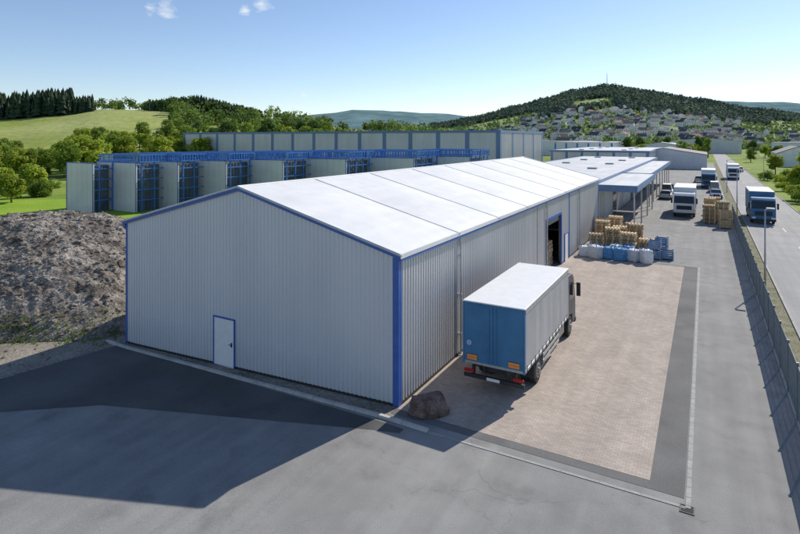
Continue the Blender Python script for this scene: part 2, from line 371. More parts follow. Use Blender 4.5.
for a,b in((-1.5,-1.5),(1.5,-1.5),(0,1.5)): mb.cyl((a,b,0),(a*.15,b*.15,34),.3,.18,5)
for k in range(12): 
    s=1-k/12*.85; zz=k*2.9; pts=[(-1.5*s,-1.5*s,zz),(1.5*s,-1.5*s,zz),(0,1.5*s,zz)]
    for i in range(3): mb.cyl(pts[i],pts[(i+1)%3],.2,.2,4)
o=ob('radio_mast',mb,galv,loc=(x,y,z)); tag(o,'slim lattice radio mast on the wooded hilltop','mast')
# ------------------------------------------------------------------ trees
def crownmesh(seed,h,r,leaf,mat,nl=16,per=95):
    rs=random.Random(seed); mb=MB()
    for k in range(nl):
        a=rs.uniform(0,6.28); t=rs.random(); cz=h*(.26+.62*t); rad=r*math.sqrt(max(.05,1-((t-.4)/.75)**2))*rs.uniform(.2,.8)
        cx,cy=math.cos(a)*rad,math.sin(a)*rad; lr=r*rs.uniform(.28,.48)
        for j in range(per):
            v=Vector((rs.gauss(0,1),rs.gauss(0,1),rs.gauss(0,1))).normalized()
            q=rs.uniform(.55,1.08); c=Vector((cx,cy,cz))+Vector((v.x*lr*q,v.y*lr*q,v.z*lr*.8*q))
            nn=(v+Vector((rs.uniform(-.7,.7),rs.uniform(-.7,.7),rs.uniform(-.4,.9)))).normalized()
            e=nn.orthogonal().normalized(); e.rotate(Matrix.Rotation(rs.uniform(0,6.28),3,nn)); f=nn.cross(e); s=leaf*rs.uniform(.6,1.2)
            mb.add([tuple(c+e*s),tuple(c+f*s*.8),tuple(c-e*s),tuple(c-f*s*.8)],[(0,1,2,3)])
    return mb.mesh('crown',[mat],recalc=False)
def trunkmesh(seed,h,r):
    rs=random.Random(seed); mb=MB(); mb.cyl((0,0,-1),(0,0,h*.45),h*.03,h*.018,8); mb.cyl((0,0,h*.45),(rs.uniform(-.3,.3),0,h*.8),h*.018,h*.006,6)
    for k in range(7):
        a=k*.9+rs.random(); z=h*(.22+.07*k); l=r*rs.uniform(.5,.8)
        mb.cyl((0,0,z),(math.cos(a)*l,math.sin(a)*l,z+l*.7),h*.01,h*.003,5)
    return mb.mesh('trunk',[bark],smooth=True)
TREES=[]
spec=[('broadleaf_tree',leafA,9,3.4,'fresh light green broadleaf tree'),('broadleaf_tree',leafB,11,3.8,'mid green rounded broadleaf tree'),('broadleaf_tree',leafA,7,2.8,'small yellow-green spring tree'),
      ('broadleaf_tree',leafC,12,3.9,'dark green broadleaf tree'),('poplar_tree',leafB,13,2.4,'tall slender green tree'),('shrub',leafB,3.2,2.4,'low bushy green shrub'),('shrub',leafA,2.8,2.6,'low yellow-green shrub')]
for i,(nm,lm,h,r,lb) in enumerate(spec):
    tm=trunkmesh(i,h,r); cm=crownmesh(i+10,h,r,.28 if h>5 else .19,lm,24 if h>5 else 12,120)
    TREES.append((nm,tm,cm,lb))
def tree(k,x,y,z,s=1,grp='trees',where='in the meadow'):
    nm,tm,cm,lb=TREES[k]
    e=thing(nm,lb+' '+where,'shrub' if nm=='shrub' else 'tree',(x,y,z),U(0,6.28),grp); e.scale=(s*U(.85,1.2),s*U(.85,1.2),s)
    ob('trunk',tm,[],e); ob('crown',cm,[],e)
def treerow(n,u0,u1,d0,d1,kinds,s0,s1,grp,where,zf=None):
    for i in range(n):
        u=U(u0,u1); d=U(d0,d1); x,y=UD(u,d)
        z=g(x) if zf is None else max(g(x),zf(u,d))
        tree(random.choice(kinds),x,y,z-.2,U(s0,s1),grp,where)
treerow(44,-60,70,125,220,[1,0,5,0,6,1,2],.65,1.1,'trees and shrubs on the meadow','on the grassy slope',zA)
treerow(7,70,100,140,165,[0,0,2],1.1,1.4,'trees and shrubs on the meadow','on the grassy slope',zA)
treerow(50,66,205,170,260,[0,0,2,1,0],.85,1.35,'trees and shrubs on the meadow','behind the storage racks',zA)
treerow(52,180,350,225,295,[0,0,1,3,2,1],.9,1.4,'trees behind the storage hall','behind the storage hall',zA)
treerow(22,340,540,260,340,[0,1,3,1],.6,.9,'trees behind the storage hall','behind the storage hall',zA)
treerow(36,-80,66,88,122,[5,6,6,5,2],.45,1.05,'shrubs along the field edge','at the field edge')
for i in range(70):
    tree(random.choice([0,1,3,5,2,0]),U(15,75),U(85,330),0,U(.5,.95),'trees beside the road','beside the road')
for i in range(22):
    tree(random.choice([1,3,4,0]),U(-45,3),U(255,380),0,U(.7,1.0),'trees at the end of the yard','at the end of the industrial yard')
for i in range(40):
    tree(random.choice([5,6]),U(12.3,18),U(50,180),0,U(.35,.85),'roadside shrubs','on the roadside verge')
# ------------------------------------------------------------------ rubble heap
mb=MB(); NX=250; NY=205
def pz(x,y):
    dx=(x+43)/15.5; dy=(y-22.5)/12.0
    r=math.sqrt(dx*dx+dy*dy)*(1+.14*noise.noise(Vector((x*.14,y*.14,1))))
    t=max(0,min(1,(1-r)/.72)); h=4.5*(t*(1.5-.5*t))
    n=noise.fractal(Vector((x*.28,y*.28,0)),1,2,4)
    h+= (n*.34+noise.fractal(Vector((x*1.7,y*1.7,4)),.6,2,6)*.15)*min(1,t*3)
    return g(x)+h if t>0 else g(x)-.3
for i in range(NX):
    for j in range(NY):
        x=-60+i*33/NX; y=9+j*28/NY; mb.v.append((x,y,pz(x,y)))
for i in range(NX-1):
    for j in range(NY-1):
        mb.f.append([i*NY+j,(i+1)*NY+j,(i+1)*NY+j+1,i*NY+j+1]); mb.m.append(0)
o=ob('rubble_heap',mb,rubble); tag(o,'large grey-brown heap of excavated soil and rubble','heap')
mb=MB()
for i in range(8500):
    x=U(-56,-27.0); y=U(10,35); z=pz(x,y)
    if z<g(x)-.2:
        if R_()<.8: continue
        z=g(x)
    s=abs(random.gauss(0,.06))+.025
    if R_()<.012: s=U(.15,.32)
    vs=[(x+a*s*U(.6,1.3),y+b*s*U(.6,1.3),z+c*s*U(.4,1)) for a,b,c in ICO1]; mb.add(vs,ICOF1)
o=ob('loose_stones',mb,rubble,recalc=False); o['kind']='stuff'; tag(o,'loose stones strewn over the rubble heap','stones')
mb=MB()
for i in range(1100):
    t=R_(); x=lerp(-27.2,-46,t)+random.gauss(0,.5); y=lerp(17,5.5,t)+abs(random.gauss(0,1.2))-.2
    if pz(x,y)>g(x)+1: continue
    z=max(g(x),pz(x,y))
    for k in range(4):
        a=U(0,6.28); hh=U(.05,.22); w=.025
        mb.add([(x-w*math.cos(a),y-w*math.sin(a),z),(x+w*math.cos(a),y+w*math.sin(a),z),(x+U(-.12,.12),y+U(-.12,.12),z+hh)],[(0,1,2)])
o=ob('weeds',mb,leafB,recalc=False); o['kind']='stuff'; tag(o,'sparse weeds along the foot of the heap','weeds')
# ------------------------------------------------------------------ main hall
X1=-9.93; X0=-26.13; XM=(X0+X1)/2; Y0=17.44; Y1=60.5; EZ=5.67; RZ=7.77
hallT=thing('metal_hall','long silver corrugated hall with white roof and blue trim','building',(0,0,0))
def ribwall(mb,a,b,zb,zt,nrm,pitch=.25,dep=.035,m=0):
    a=Vector(a);b=Vector(b);nrm=Vector(nrm); L=(b-a).length; d=(b-a)/L; n=max(1,round(L/pitch)); p=L/n; pts=[]
    for i in range(n):
        for f,o_ in((0,0),(.42,0),(.52,1),(.9,1)): pts.append((i*p+f*p,o_*dep))
    pts.append((L,0)); base=len(mb.v)
    for t,o_ in pts:
        q=a+d*t+nrm*o_; mb.v.append((q.x,q.y,zb(q.x,q.y))); mb.v.append((q.x,q.y,zt(q.x,q.y)))
    for i in range(len(pts)-1):
        k=base+2*i; mb.f.append([k,k+2,k+3,k+1]); mb.m.append(m)
roofz=lambda x,y: RZ-(RZ-EZ)*abs(x-XM)/(X1-XM)-.04
gz=lambda x,y: g(x)+.05
def wallpart(segs,mat,name='wall',pitch=.25,dep=.035):
    mb=MB()
    for s in segs: ribwall(mb,*s,pitch=pitch,dep=dep)
    return ob(name,mb,mat,hallT,recalc=False)
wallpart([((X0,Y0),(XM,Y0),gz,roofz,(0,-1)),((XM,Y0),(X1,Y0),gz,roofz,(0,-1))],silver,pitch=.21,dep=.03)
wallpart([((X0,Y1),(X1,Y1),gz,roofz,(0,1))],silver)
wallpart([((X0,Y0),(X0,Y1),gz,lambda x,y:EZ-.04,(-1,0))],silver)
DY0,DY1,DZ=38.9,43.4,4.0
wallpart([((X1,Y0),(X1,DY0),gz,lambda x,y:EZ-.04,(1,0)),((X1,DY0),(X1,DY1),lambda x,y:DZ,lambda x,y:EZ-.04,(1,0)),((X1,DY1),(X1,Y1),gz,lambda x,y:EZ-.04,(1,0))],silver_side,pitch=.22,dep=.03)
nb=8; bay=(Y1-Y0+.3)/nb
mb=MB()
for side in(-1,1):
    for b in range(nb):
        ny=10; nx=10; base=len(mb.v)
        for j in range(ny+1):
            y=Y0-.15+bay*(b+j/ny); 
            for i in range(nx+1):
                t=i/nx; x=XM+side*t*(X1-XM+.22); z=RZ-(RZ-EZ)*t*1.026
                puf=.10*math.sin(math.pi*j/ny)*math.sin(math.pi*min(1,t*1.0))**.5 if 0<t<1 else 0
                mb.v.append((x,y,z+.06+puf))
        for j in range(ny):
            for i in range(nx):
                k=base+j*(nx+1)+i; mb.f.append([k,k+1,k+nx+2,k+nx+1]); mb.m.append(0)
roof=ob('roof',mb,membrane,hallT,smooth=True)
for b in range(nb+1):
    mb=MB(); y=Y0-.15+bay*b; w=.04; xa=X0-.24; xb=X1+.24; za=RZ+.085; zb=RZ-(RZ-EZ)*1.03+.085
    mb.add([(xa,y-w,zb),(XM,y-w,za),(xb,y-w,zb),(xb,y+w,zb),(XM,y+w,za),(xa,y+w,zb),(xa,y-w,zb-.06),(XM,y-w,za-.06),(xb,y-w,zb-.06),(xb,y+w,zb-.06),(XM,y+w,za-.06),(xa,y+w,zb-.06)],
      [(0,1,4,5),(1,2,3,4),(0,6,7,1),(1,7,8,2),(2,8,9,3),(3,9,10,4),(4,10,11,5),(5,11,6,0)])
    ob('roof_seam',mb,seam,roof)
mb=MB(); mb.cyl((XM,Y0-.15,RZ+.06),(XM,Y1+.15,RZ+.06),.07,.07,8); ob('ridge_cap',mb,membrane,roof)
mb=MB(); mb.box(X1+.02,X1+.19,Y0-.1,Y1+.1,EZ-.24,EZ-.03,0); mb.box(X1+.19,X1+.215,Y0-.16,Y1+.16,EZ-.12,EZ+.05,1)
ob('eaves_trim',mb,[blue,membrane],hallT)
mb=MB(); mb.box(X0-.19,X0-.02,Y0-.1,Y1+.1,EZ-.30,EZ-.03,0); ob('eaves_trim',mb,[blue],hallT)
def verge(y,s):
    mb=MB()
    for side in(-1,1):
        xe=XM+side*(X1-XM+.17); ze=RZ-(RZ-EZ)*(1.02)
        for (ya,yb,zu,zl,m) in((y,y+s*.10,.04,-.11,0),(y,y+s*.125,.12,.045,1)):
            mb.add([(XM,ya,RZ+zu),(xe,ya,ze+zu),(xe,ya,ze+zl),(XM,ya,RZ+zl),(XM,yb,RZ+zu),(xe,yb,ze+zu),(xe,yb,ze+zl),(XM,yb,RZ+zl)],
               [(0,1,2,3),(4,7,6,5),(0,4,5,1),(3,2,6,7),(1,5,6,2),(0,3,7,4)],m)
    ob('verge_trim',mb,[blue,membrane],hallT)
verge(Y0-.045,-1); verge(Y1+.045,1)
def trim(x0,x1,y0,y1,z0,z1,name='corner_trim',mat=blue): 
    mb=MB(); mb.box(x0,x1,y0,y1,z0,z1); return ob(name,mb,mat,hallT,bev=.01)
trim(X1-.20,X1+.05,Y0-.05,Y0+.1,.02,EZ-.13); trim(X1-.0,X1+.055,Y0+.10,Y0+.18,.02,EZ-.25)
trim(X0-.05,X0+.09,Y0-.05,Y0+.1,g(X0)-.02,EZ-.13); trim(X1-.2,X1+.06,Y1-.1,Y1+.06,.02,EZ-.31); trim(X0-.06,X0+.2,Y1-.1,Y1+.06,-.6,EZ-.31)
mb=MB()
mb.add([(X0,Y0-.045,g(X0)-.1),(-25.5,Y0-.045,-.72),(-10,Y0-.045,-.1),(X1,Y0-.045,-.1),(X0,Y0-.045,g(X0)+.1),(-25.5,Y0-.045,-.52),(-10,Y0-.045,.1),(X1,Y0-.045,.1),
        (X0,Y0+.05,g(X0)+.1),(-25.5,Y0+.05,-.52),(-10,Y0+.05,.1),(X1,Y0+.05,.1)],[(0,1,5,4),(1,2,6,5),(2,3,7,6),(4,5,9,8),(5,6,10,9),(6,7,11,10)])
mb.box(X1+.0,X1+.05,Y0+.2,DY0-.25,-.1,.12); mb.box(X1,X1+.05,DY1+.25,Y1,-.1,.12)
ob('plinth',mb,dark,hallT)
for y in(Y0+.15+bay,Y0+.15+bay*4-.6,Y0+.1+bay*6):
    mb=MB(); mb.cyl((X1+.13,y,.05),(X1+.13,y,EZ-.25),.05,.05,10)
    for z in(1,2.8,4.6): mb.box(X1+.03,X1+.19,y-.065,y+.065,z,z+.04)
    ob('downpipe',mb,galv,hallT,smooth=False)
dx0,dx1,dz0=-19.6,-18.35,g(-19)+.02
door=ob('door',MB().box(dx0,dx1,Y0-.07,Y0-.03,dz0,dz0+2.15),white,hallT,bev=.006); door['label']='plain white metal access door'
mb=MB(); mb.box(dx0-.06,dx0,Y0-.09,Y0-.01,dz0,dz0+2.21); mb.box(dx1,dx1+.06,Y0-.09,Y0-.01,dz0,dz0+2.21); mb.box(dx0,dx1,Y0-.09,Y0-.01,dz0+2.15,dz0+2.21)
ob('door_frame',mb,blue,door)
mb=MB(); mb.box(dx1-.16,dx1-.1,Y0-.1,Y0-.07,dz0+.95,dz0+1.15); mb.cyl((dx1-.13,Y0-.12,dz0+1.05),(dx1-.28,Y0-.12,dz0+1.05),.014,.014,6); mb.cyl((dx1-.13,Y0-.1,dz0+1.05),(dx1-.13,Y0-.125,dz0+1.05),.014,.014,6)
ob('handle',mb,dark,door)
mb=MB(); mb.box(X1-.05,X1+.07,DY0-.14,DY0,.0,DZ+.18); mb.box(X1-.05,X1+.07,DY1,DY1+.14,.0,DZ+.18); mb.box(X1-.05,X1+.07,DY0,DY1,DZ,DZ+.18)
ob('gate_frame',mb,blue,hallT)
mb=MB(); 
for i in range(8): mb.box(X1-.45,X1-.12,DY0+.1,DY1-.1,DZ-.1-i*.05,DZ-.07-i*.05)
ob('roller_shutter',mb,galv,hallT)
d2=ob('door',MB().box(X1+.04,X1+.075,44.6,45.7,.02,2.2),white,hallT); d2['label']='white side access door'
mb=MB(); mb.box(X1+.03,X1+.09,44.52,44.6,.02,2.28);mb.box(X1+.03,X1+.09,45.7,45.78,.02,2.28);mb.box(X1+.03,X1+.09,44.6,45.7,2.2,2.28); ob('door_frame',mb,blue,d2)
trim(X1+.02,X1+.07,46.2,46.4,.1,EZ-.31,'wall_stripe'); trim(X1+.02,X1+.07,36.4,36.55,.1,EZ-.31,'wall_stripe',galv)
for b in range(1,nb):
    y=Y0+bay*b
    ob('steel_column',MB().box(X1-.4,X1-.15,y-.1,y+.1,0,EZ-.1),galv,hallT)
    ob('steel_column',MB().box(X0+.15,X0+.4,y-.1,y+.1,-.6,EZ-.1),galv,hallT)
# ------------------------------------------------------------------ storage racks: tall flat end panels, open blue lattice racking between and above
fins=[(67,93),(97,136),(140,178),(183,226),(231,283),(288,346),(352,414),(420,470)]
for i,(ua,ub) in enumerate(fins):
    d=80+ (ua-67)/(482-67)*22
    xa,ya=UD(ua,d)
    k=(ub-400)/FL
    xb=(k*FY*ya-RY*ya)/(RX-k*FX)
    w=xb-xa; H=6.95+i*.05; gz0=g(xa); T=H+1.15 if i else H
    e=thing('storage_rack','tall storage rack with flat grey end panel and blue racking','storage rack',(xa,ya,gz0),0,'row of storage racks')
    mb=MB(); n=max(4,int(w/1.1))
    for q in range(n): mb.box(w*q/n+.015,w*(q+1)/n-.015,-.04,.2,0,H)
    mb.box(0.03,w-.03,.0,.18,0,H-.03)
    ob('end_panel',mb,panel_flat,e)
    mb=MB(); mb.box(-.05,w+.05,-.07,.23,H,H+.10); mb.box(-.06,.04,-.09,-.04,0,H); mb.box(w-.04,w+.06,-.09,-.04,0,H); ob('trim',mb,blue,e)
    dep=16-i
    mb=MB(); ribwall(mb,(w-1.3,.4),(w-1.3,dep),lambda x,y:0,lambda x,y:H-.3,(1,0),.6,.12); mb.box(.3,w-1.35,.4,dep,H-.4,H-.3); ob('gap_shade_wall',mb,gapm,e,recalc=False)  # wall coloured dark so the gap reads as shaded
    mb=MB()
    for yy in range(1,dep+1,2):
        mb.box(w-.2,w-.04,yy-.08,yy+.08,0,H+.1)
        for lv in (1.6,3.1,4.6,6.1): mb.box(w-1.25,w-.05,yy-.06,yy+.06,lv,lv+.12)
    for lv in (1.6,3.1,4.6,6.1): mb.box(w-.17,w-.07,.3,dep,lv,lv+.14)
    ob('rack_frame',mb,blue_steel,e)
    if i:
        mb=MB()
        for (yy,st) in ((.45,.42),(dep*.5,.55),(dep-.2,.55)):
            for zz in(H+.2,T): mb.box(-.1,w+.3,yy-.06,yy+.06,zz-.06,zz+.06)
            m_=int((w+.4)/st)
            for q in range(m_+1):
                xq=-.08+(w+.36)*q/m_; mb.box(xq-.06,xq+.06,yy-.05,yy+.05,H+.1,T+.05)
        for zz in(H+.2,T): mb.box(w+.1,w+.22,.45,dep,zz-.06,zz+.06); mb.box(-.1,.02,.45,dep,zz-.06,zz+.06)
        for q in range(1,dep*2):
            mb.box(w+.1,w+.2,q*.5-.05,q*.5+.05,H+.1,T)
        for q in range(1,dep): mb.box(-.05,w+.2,q-.06,q+.06,T+.02,T+.12)
        ob('lattice_girder',mb,blue_steel,e)
# ------------------------------------------------------------------ generic halls
def hallb(name,label,x0,x1,y0,y1,h,wm,rm,kind='flat',rise=1.5,stripes=0,z0=0,over=.2,fascia=blue_pale,doors=0,sky=0,sw=.35,sm=None):
    e=thing(name,label,'building',((x0+x1)/2,(y0+y1)/2,z0)); a=(x1-x0)/2; b=(y1-y0)/2
    mb=MB()
    z0f=lambda x,y:-1
    for s in(((-a,-b),(a,-b),z0f,lambda x,y:h,(0,-1)),((a,-b),(a,b),z0f,lambda x,y:h,(1,0)),((a,b),(-a,b),z0f,lambda x,y:h,(0,1)),((-a,b),(-a,-b),z0f,lambda x,y:h,(-1,0))):
        ribwall(mb,*s,pitch=.5,dep=.06)
    if kind=='gable': mb.add([(-a,-b,h),(a,-b,h),(0,-b,h+rise),(-a,b,h),(a,b,h),(0,b,h+rise)],[(0,1,2),(3,5,4)])
    ob('wall',mb,wm,e,recalc=False)
    mb=MB()
    if kind=='flat': mb.box(-a-over,a+over,-b-over,b+over,h,h+.25,0)
    else:
        for sg in(-1,1):
            mb.add([(0,-b-over,h+rise+.2),(sg*(a+over),-b-over,h+.2),(sg*(a+over),b+over,h+.2),(0,b+over,h+rise+.2),(0,-b-over,h+rise),(sg*(a+over),-b-over,h),(sg*(a+over),b+over,h),(0,b+over,h+rise)],
                   [(0,1,2,3),(4,7,6,5),(0,4,5,1),(1,5,6,2),(2,6,7,3)])
    r=ob('roof',mb,rm,e)
    if fascia and kind=='flat':
        mb=MB(); o_=over+.03; mb.box(-a-o_,a+o_,-b-o_,-b-o_+.06,h-.25,h+.33); mb.box(a+o_-.06,a+o_,-b-o_+.06,b+o_,h-.25,h+.33); mb.box(-a-o_,-a-o_+.06,-b-o_+.06,b+o_,h-.25,h+.33); ob('fascia',mb,fascia,e)
    if stripes:
        for i in range(stripes+1):
            x=-a+.4+(2*a-.8)*i/stripes; ob('wall_stripe',MB().box(x-sw,x+sw,-b-.12,-b-.07,-.5,h-.26),sm or blue_steel,e)
        n2=max(2,int(stripes*b/a))
        for i in range(n2+1):
            y=-b+.4+(2*b-.8)*i/n2; ob('wall_stripe',MB().box(a+.07,a+.12,y-sw,y+sw,-.5,h-.26),sm or blue_steel,e)
    for i in range(doors):
        y=-b+(i+.5)*2*b/doors
        mb=MB(); mb.box(a+.02,a+.09,y-1.6,y+1.6,0,3.6)
        for q in range(8): mb.box(a+.09,a+.11,y-1.55,y+1.55,.2+q*.43,.24+q*.43)
        ob('roller_door',mb,glass if i%2 else galv,e)
    for i in range(sky):
        y=-b+(i+.5)*2*b/sky
        for x in(-a*.45,a*.45):
            mb=MB(); mb.prism([(y-.6,h+.25),(y+.6,h+.25),(y+.45,h+.5),(y-.45,h+.5)],x-.7,x+.7); ob('skylight',mb,galv,r)
    return e
hallb('storage_hall','large silver storage hall with blue vertical stripes',-156,-43,125,164,12.0,silver_side,roofgrey,stripes=14,z0=-.4,fascia=blue_pale,sw=.5,sm=blue_pale)
hallb('warehouse','flat light-roofed warehouse with skylights behind the hall',-28,-10.6,62.5,150,4.9,silver_side,roofwhite,doors=9,sky=5)
hallb('factory_hall','long grey factory hall with pale fascia',-42,-14,170,240,6.0,silver_side,roofwhite,doors=5,stripes=6,sm=blue_pale,sky=4)
hallb('factory_hall','brown roofed gable hall at the yard end',-24,0.5,196,230,4.6,silver,roofbrown,kind='gable',rise=2.0,doors=2)
hallb('factory_hall','white flat industrial hall in the distance',-60,-35,250,300,8,white,roofwhite,stripes=5,fascia=None)
hallb('factory_hall','low grey workshop hall in the distance',-30,-5,270,310,6,silver,roofgrey,kind='gable',rise=2)
hallb('factory_hall','white office building beside the road',33,50,350,372,7.5,white,roofgrey,fascia=None)
hallb('factory_hall','grey warehouse beside the road',60,90,330,360,6.5,silver_side,roofwhite)
hallb('factory_hall','brown roofed shed beside the road',22,34,230,250,4.5,plaster,roofbrown,kind='gable',rise=2.5)
hallb('factory_hall','long white industrial building in the valley',-120,-60,330,360,8,white,roofgrey,fascia=None)
hallb('factory_hall','grey factory building in the valley',-20,20,400,430,8,silver_side,roofgrey,kind='gable',rise=2)
def canopy(x0,x1,y0,y1,h,label):
    e=thing('loading_canopy',label,'canopy',((x0+x1)/2,(y0+y1)/2,0),0,'loading canopies'); a=(x1-x0)/2;b=(y1-y0)/2
    ob('roof',MB().box(-a,a,-b,b,h-.1,h+.12),roofwhite,e)
    mb=MB(); mb.box(-a-.08,a+.08,-b-.08,-b-.01,h-.5,h+.2);mb.box(a+.01,a+.08,-b-.01,b,h-.5,h+.2);mb.box(-a-.08,a+.08,b+.01,b+.08,h-.5,h+.2); ob('fascia',mb,blue_pale,e)
    n=int((y1-y0)/7)
    for i in range(n+1):
        y=-b+.4+(2*b-.8)*i/n; ob('post',MB().box(a-.35,a-.2,y-.08,y+.08,0,h-.1),galv,e)
canopy(-10.3,-6.2,61.2,84,4.8,'flat white loading canopy with grey-blue fascia')
canopy(-10.3,-6.8,86,135,4.7,'long narrow white loading canopy with grey-blue fascia')
# ------------------------------------------------------------------ trucks
def wheel(parent,x,y,r=.5,w=.3,out=1):
    t=ob('wheel',MB().cyl((-w/2,0,0),(w/2,0,0),r,r,24),rubber,parent,loc=(x,y,r),bev=.04)
    mb=MB(); mb.cyl((out*(w/2),0,0),(out*(w/2+.02),0,0),r*.6,r*.55,20); mb.cyl((out*(w/2+.02),0,0),(out*(w/2+.08),0,0),r*.22,r*.2,12)
    for k in range(8): 
        a=k*.785; mb.cyl((out*(w/2+.02),math.cos(a)*r*.4,math.sin(a)*r*.4),(out*(w/2+.03),math.cos(a)*r*.4,math.sin(a)*r*.4),r*.07,r*.07,6,1)
    ob('rim',mb,[rimm,dark],t)
def truck(label,loc,rot,side,rear,cabm,roofm=white,LB=7.4,grp=None,top=3.5,emblem=False,front=None):
    e=thing('box_truck',label,'truck',loc,rot,grp)
    zb=1.12
    mb=MB(); mb.box(-.5,-.4,.2,LB+1.6,.72,.98);mb.box(.4,.5,.2,LB+1.6,.72,.98)
    for y in(.3,1.2,2.9,4.2,5.5,6.6): mb.box(-.4,.4,y,y+.12,.76,.94); mb.box(-1.2,1.2,y+.2,y+.28,.99,1.11)
    mb.cyl((-.9,2,.5),(.9,2,.5),.1,.1,8); mb.cyl((-.9,LB+.55,.5),(.9,LB+.55,.5),.08,.08,8)
    ob('chassis',mb,dark,e)
    for sg in(-1,1):
        mb=MB(); n=120
        for i in range(n+1):
            y=.1+(LB-.2)*i/n; f=.002*math.sin(i*1.9)+.006*math.sin(i*.33+.5*math.sin(i*.2))
            for z,k in((zb+.06,.4),(zb+.5,1),((zb+top)/2,1.3),(top-.35,.9),(top-.2,.1)):
                mb.v.append((sg*(1.24+f*k),y,z))
        for i in range(n):
            for j in range(4):
                k=i*5+j; mb.f.append([k,k+5,k+6,k+1]); mb.m.append(0)
        for i in range(13):
            y=.3+(LB-.6)*i/12; mb.box(sg*1.262-.008,sg*1.262+.008,y-.015,y+.015,zb-.06,zb+.2,1)
        ob('curtain',mb,[side,dark],e,smooth=True)
    mb=MB(); mb.box(-1.25,1.25,0.02,LB,zb-.06,zb+.06); mb.box(-1.26,-1.2,.02,LB,top-.2,top-.02);mb.box(1.2,1.26,.02,LB,top-.2,top-.02)
    ob('side_rail',mb,galv,e,bev=.01)
    ob('cargo_roof',MB().box(-1.27,1.27,-.01,LB+.01,top-.015,top+.04),roofm,e,bev=.02)
    ob('front_wall',MB().box(-1.25,1.25,LB-.05,LB,zb+.06,top-.02),front or white,e)
    mb=MB(); mb.box(-1.2,-.006,-.03,.04,zb+.06,top-.08); mb.box(.006,1.2,-.03,.04,zb+.06,top-.08)
    rd=ob('rear_door',mb,rear,e,bev=.012)
    mb=MB(); mb.box(-1.26,-1.2,-.04,.1,zb-.05,top-.02);mb.box(1.2,1.26,-.04,.1,zb-.05,top-.02);mb.box(-1.2,1.2,-.04,.1,top-.08,top-.02); ob('rear_frame',mb,blue_tarp if emblem else galv,e,bev=.008)
    for x in(-.3,.3): 
        mb=MB(); mb.cyl((x*.5,-.05,zb+.1),(x*.5,-.05,top-.12),.012,.012,6); mb.box(x*.5-.025,x*.5+.025,-.06,-.035,zb+.5,zb+.6); ob('lock_bar',mb,rear,rd)
    if emblem:
        for x0,x1 in((-1.06,-.64),(.62,1.06)):
            p=ob('hazard_plate',MB().box(x0,x1,-.06,-.045,zb+.13,zb+.33),orange,rd)
            mb=MB(); mb.box(x0-.012,x1+.012,-.046,-.035,zb+.118,zb+.342); mb.box(x0,x1,-.064,-.06,zb+.226,zb+.233); ob('plate_frame',mb,dark,p)
        mb=MB(); mb.cyl((-.98,-.032,zb+.78),(-.98,-.05,zb+.78),.09,.09,20,0); mb.cyl((-.98,-.05,zb+.78),(-.98,-.055,zb+.78),.065,.065,16,1); mb.cyl((-.98,-.055,zb+.78),(-.98,-.06,zb+.78),.03,.03,12,0); ob('emblem',mb,[white,blue],rd)
    mb=MB(); mb.box(-1.22,1.22,.0,.12,.52,.66); mb.box(-.9,-.8,.05,.2,.66,1.0);mb.box(.8,.9,.05,.2,.66,1.0); ob('rear_bumper',mb,dark,e,bev=.01)
    for sg in(-1,1): ob('tail_light',MB().box(sg*1.0-.2,sg*1.0+.2,-.03,.03,.74,.86),red,e,bev=.01)
    ob('number_plate',MB().box(-.26,.26,-.025,-.003,.54,.65),white,e)
    for sg in(-1,1):
        mb=MB(); mb.box(sg*1.0-.26,sg*1.0+.26,1.25,1.3,.45,1.0); mb.box(sg*1.0-.26,sg*1.0+.26,1.3,2.7,1.03,1.06); ob('mudguard',mb,dark,e)
        wheel(e,sg*1.06,2.0,.5,.3,sg); wheel(e,sg*.74,2.0,.5,.28,sg); wheel(e,sg*1.06,LB+.55,.5,.3,sg)
        mb=MB(); mb.box(sg*1.2-.02,sg*1.2+.02,2.8,LB-1.8,.5,.62);mb.box(sg*1.2-.02,sg*1.2+.02,2.8,LB-1.8,.76,.88)
        for y in(2.9,3.9,4.9): mb.box(sg*1.17-.02,sg*1.17+.01,y,y+.06,.45,1.05)
        ob('side_guard',mb,galv,e)
    ob('fuel_tank',MB().box(.55,1.15,LB-1.6,LB-.4,.45,.98),rimm,e,bev=.08)
    c0=LB+.12
    prof=[(c0,2.85),(c0+.25,3.05),(c0+1.1,3.0),(c0+1.45,2.75),(c0+1.78,1.75),(c0+1.85,1.5),(c0+1.85,.45),(c0+1.1,.45),(c0+1.0,.95),(c0+.35,1.05),(c0-.0,.95)]
    cab=ob('cab',MB().prism(prof,-1.2,1.2),cabm,e,bev=.05)
    mb=MB(); y0=c0+1.51;z0_=2.66;y1=c0+1.80;z1_=1.80
    mb.add([(-1.08,y0+.015,z0_),(1.08,y0+.015,z0_),(1.12,y1+.03,z1_),(-1.12,y1+.03,z1_),(-1.08,y0-.03,z0_),(1.08,y0-.03,z0_),(1.12,y1-.03,z1_),(-1.12,y1-.03,z1_)],[(0,1,2,3),(0,4,5,1),(1,5,6,2),(2,6,7,3),(3,7,4,0)])
    ob('windscreen',mb,glass,cab)
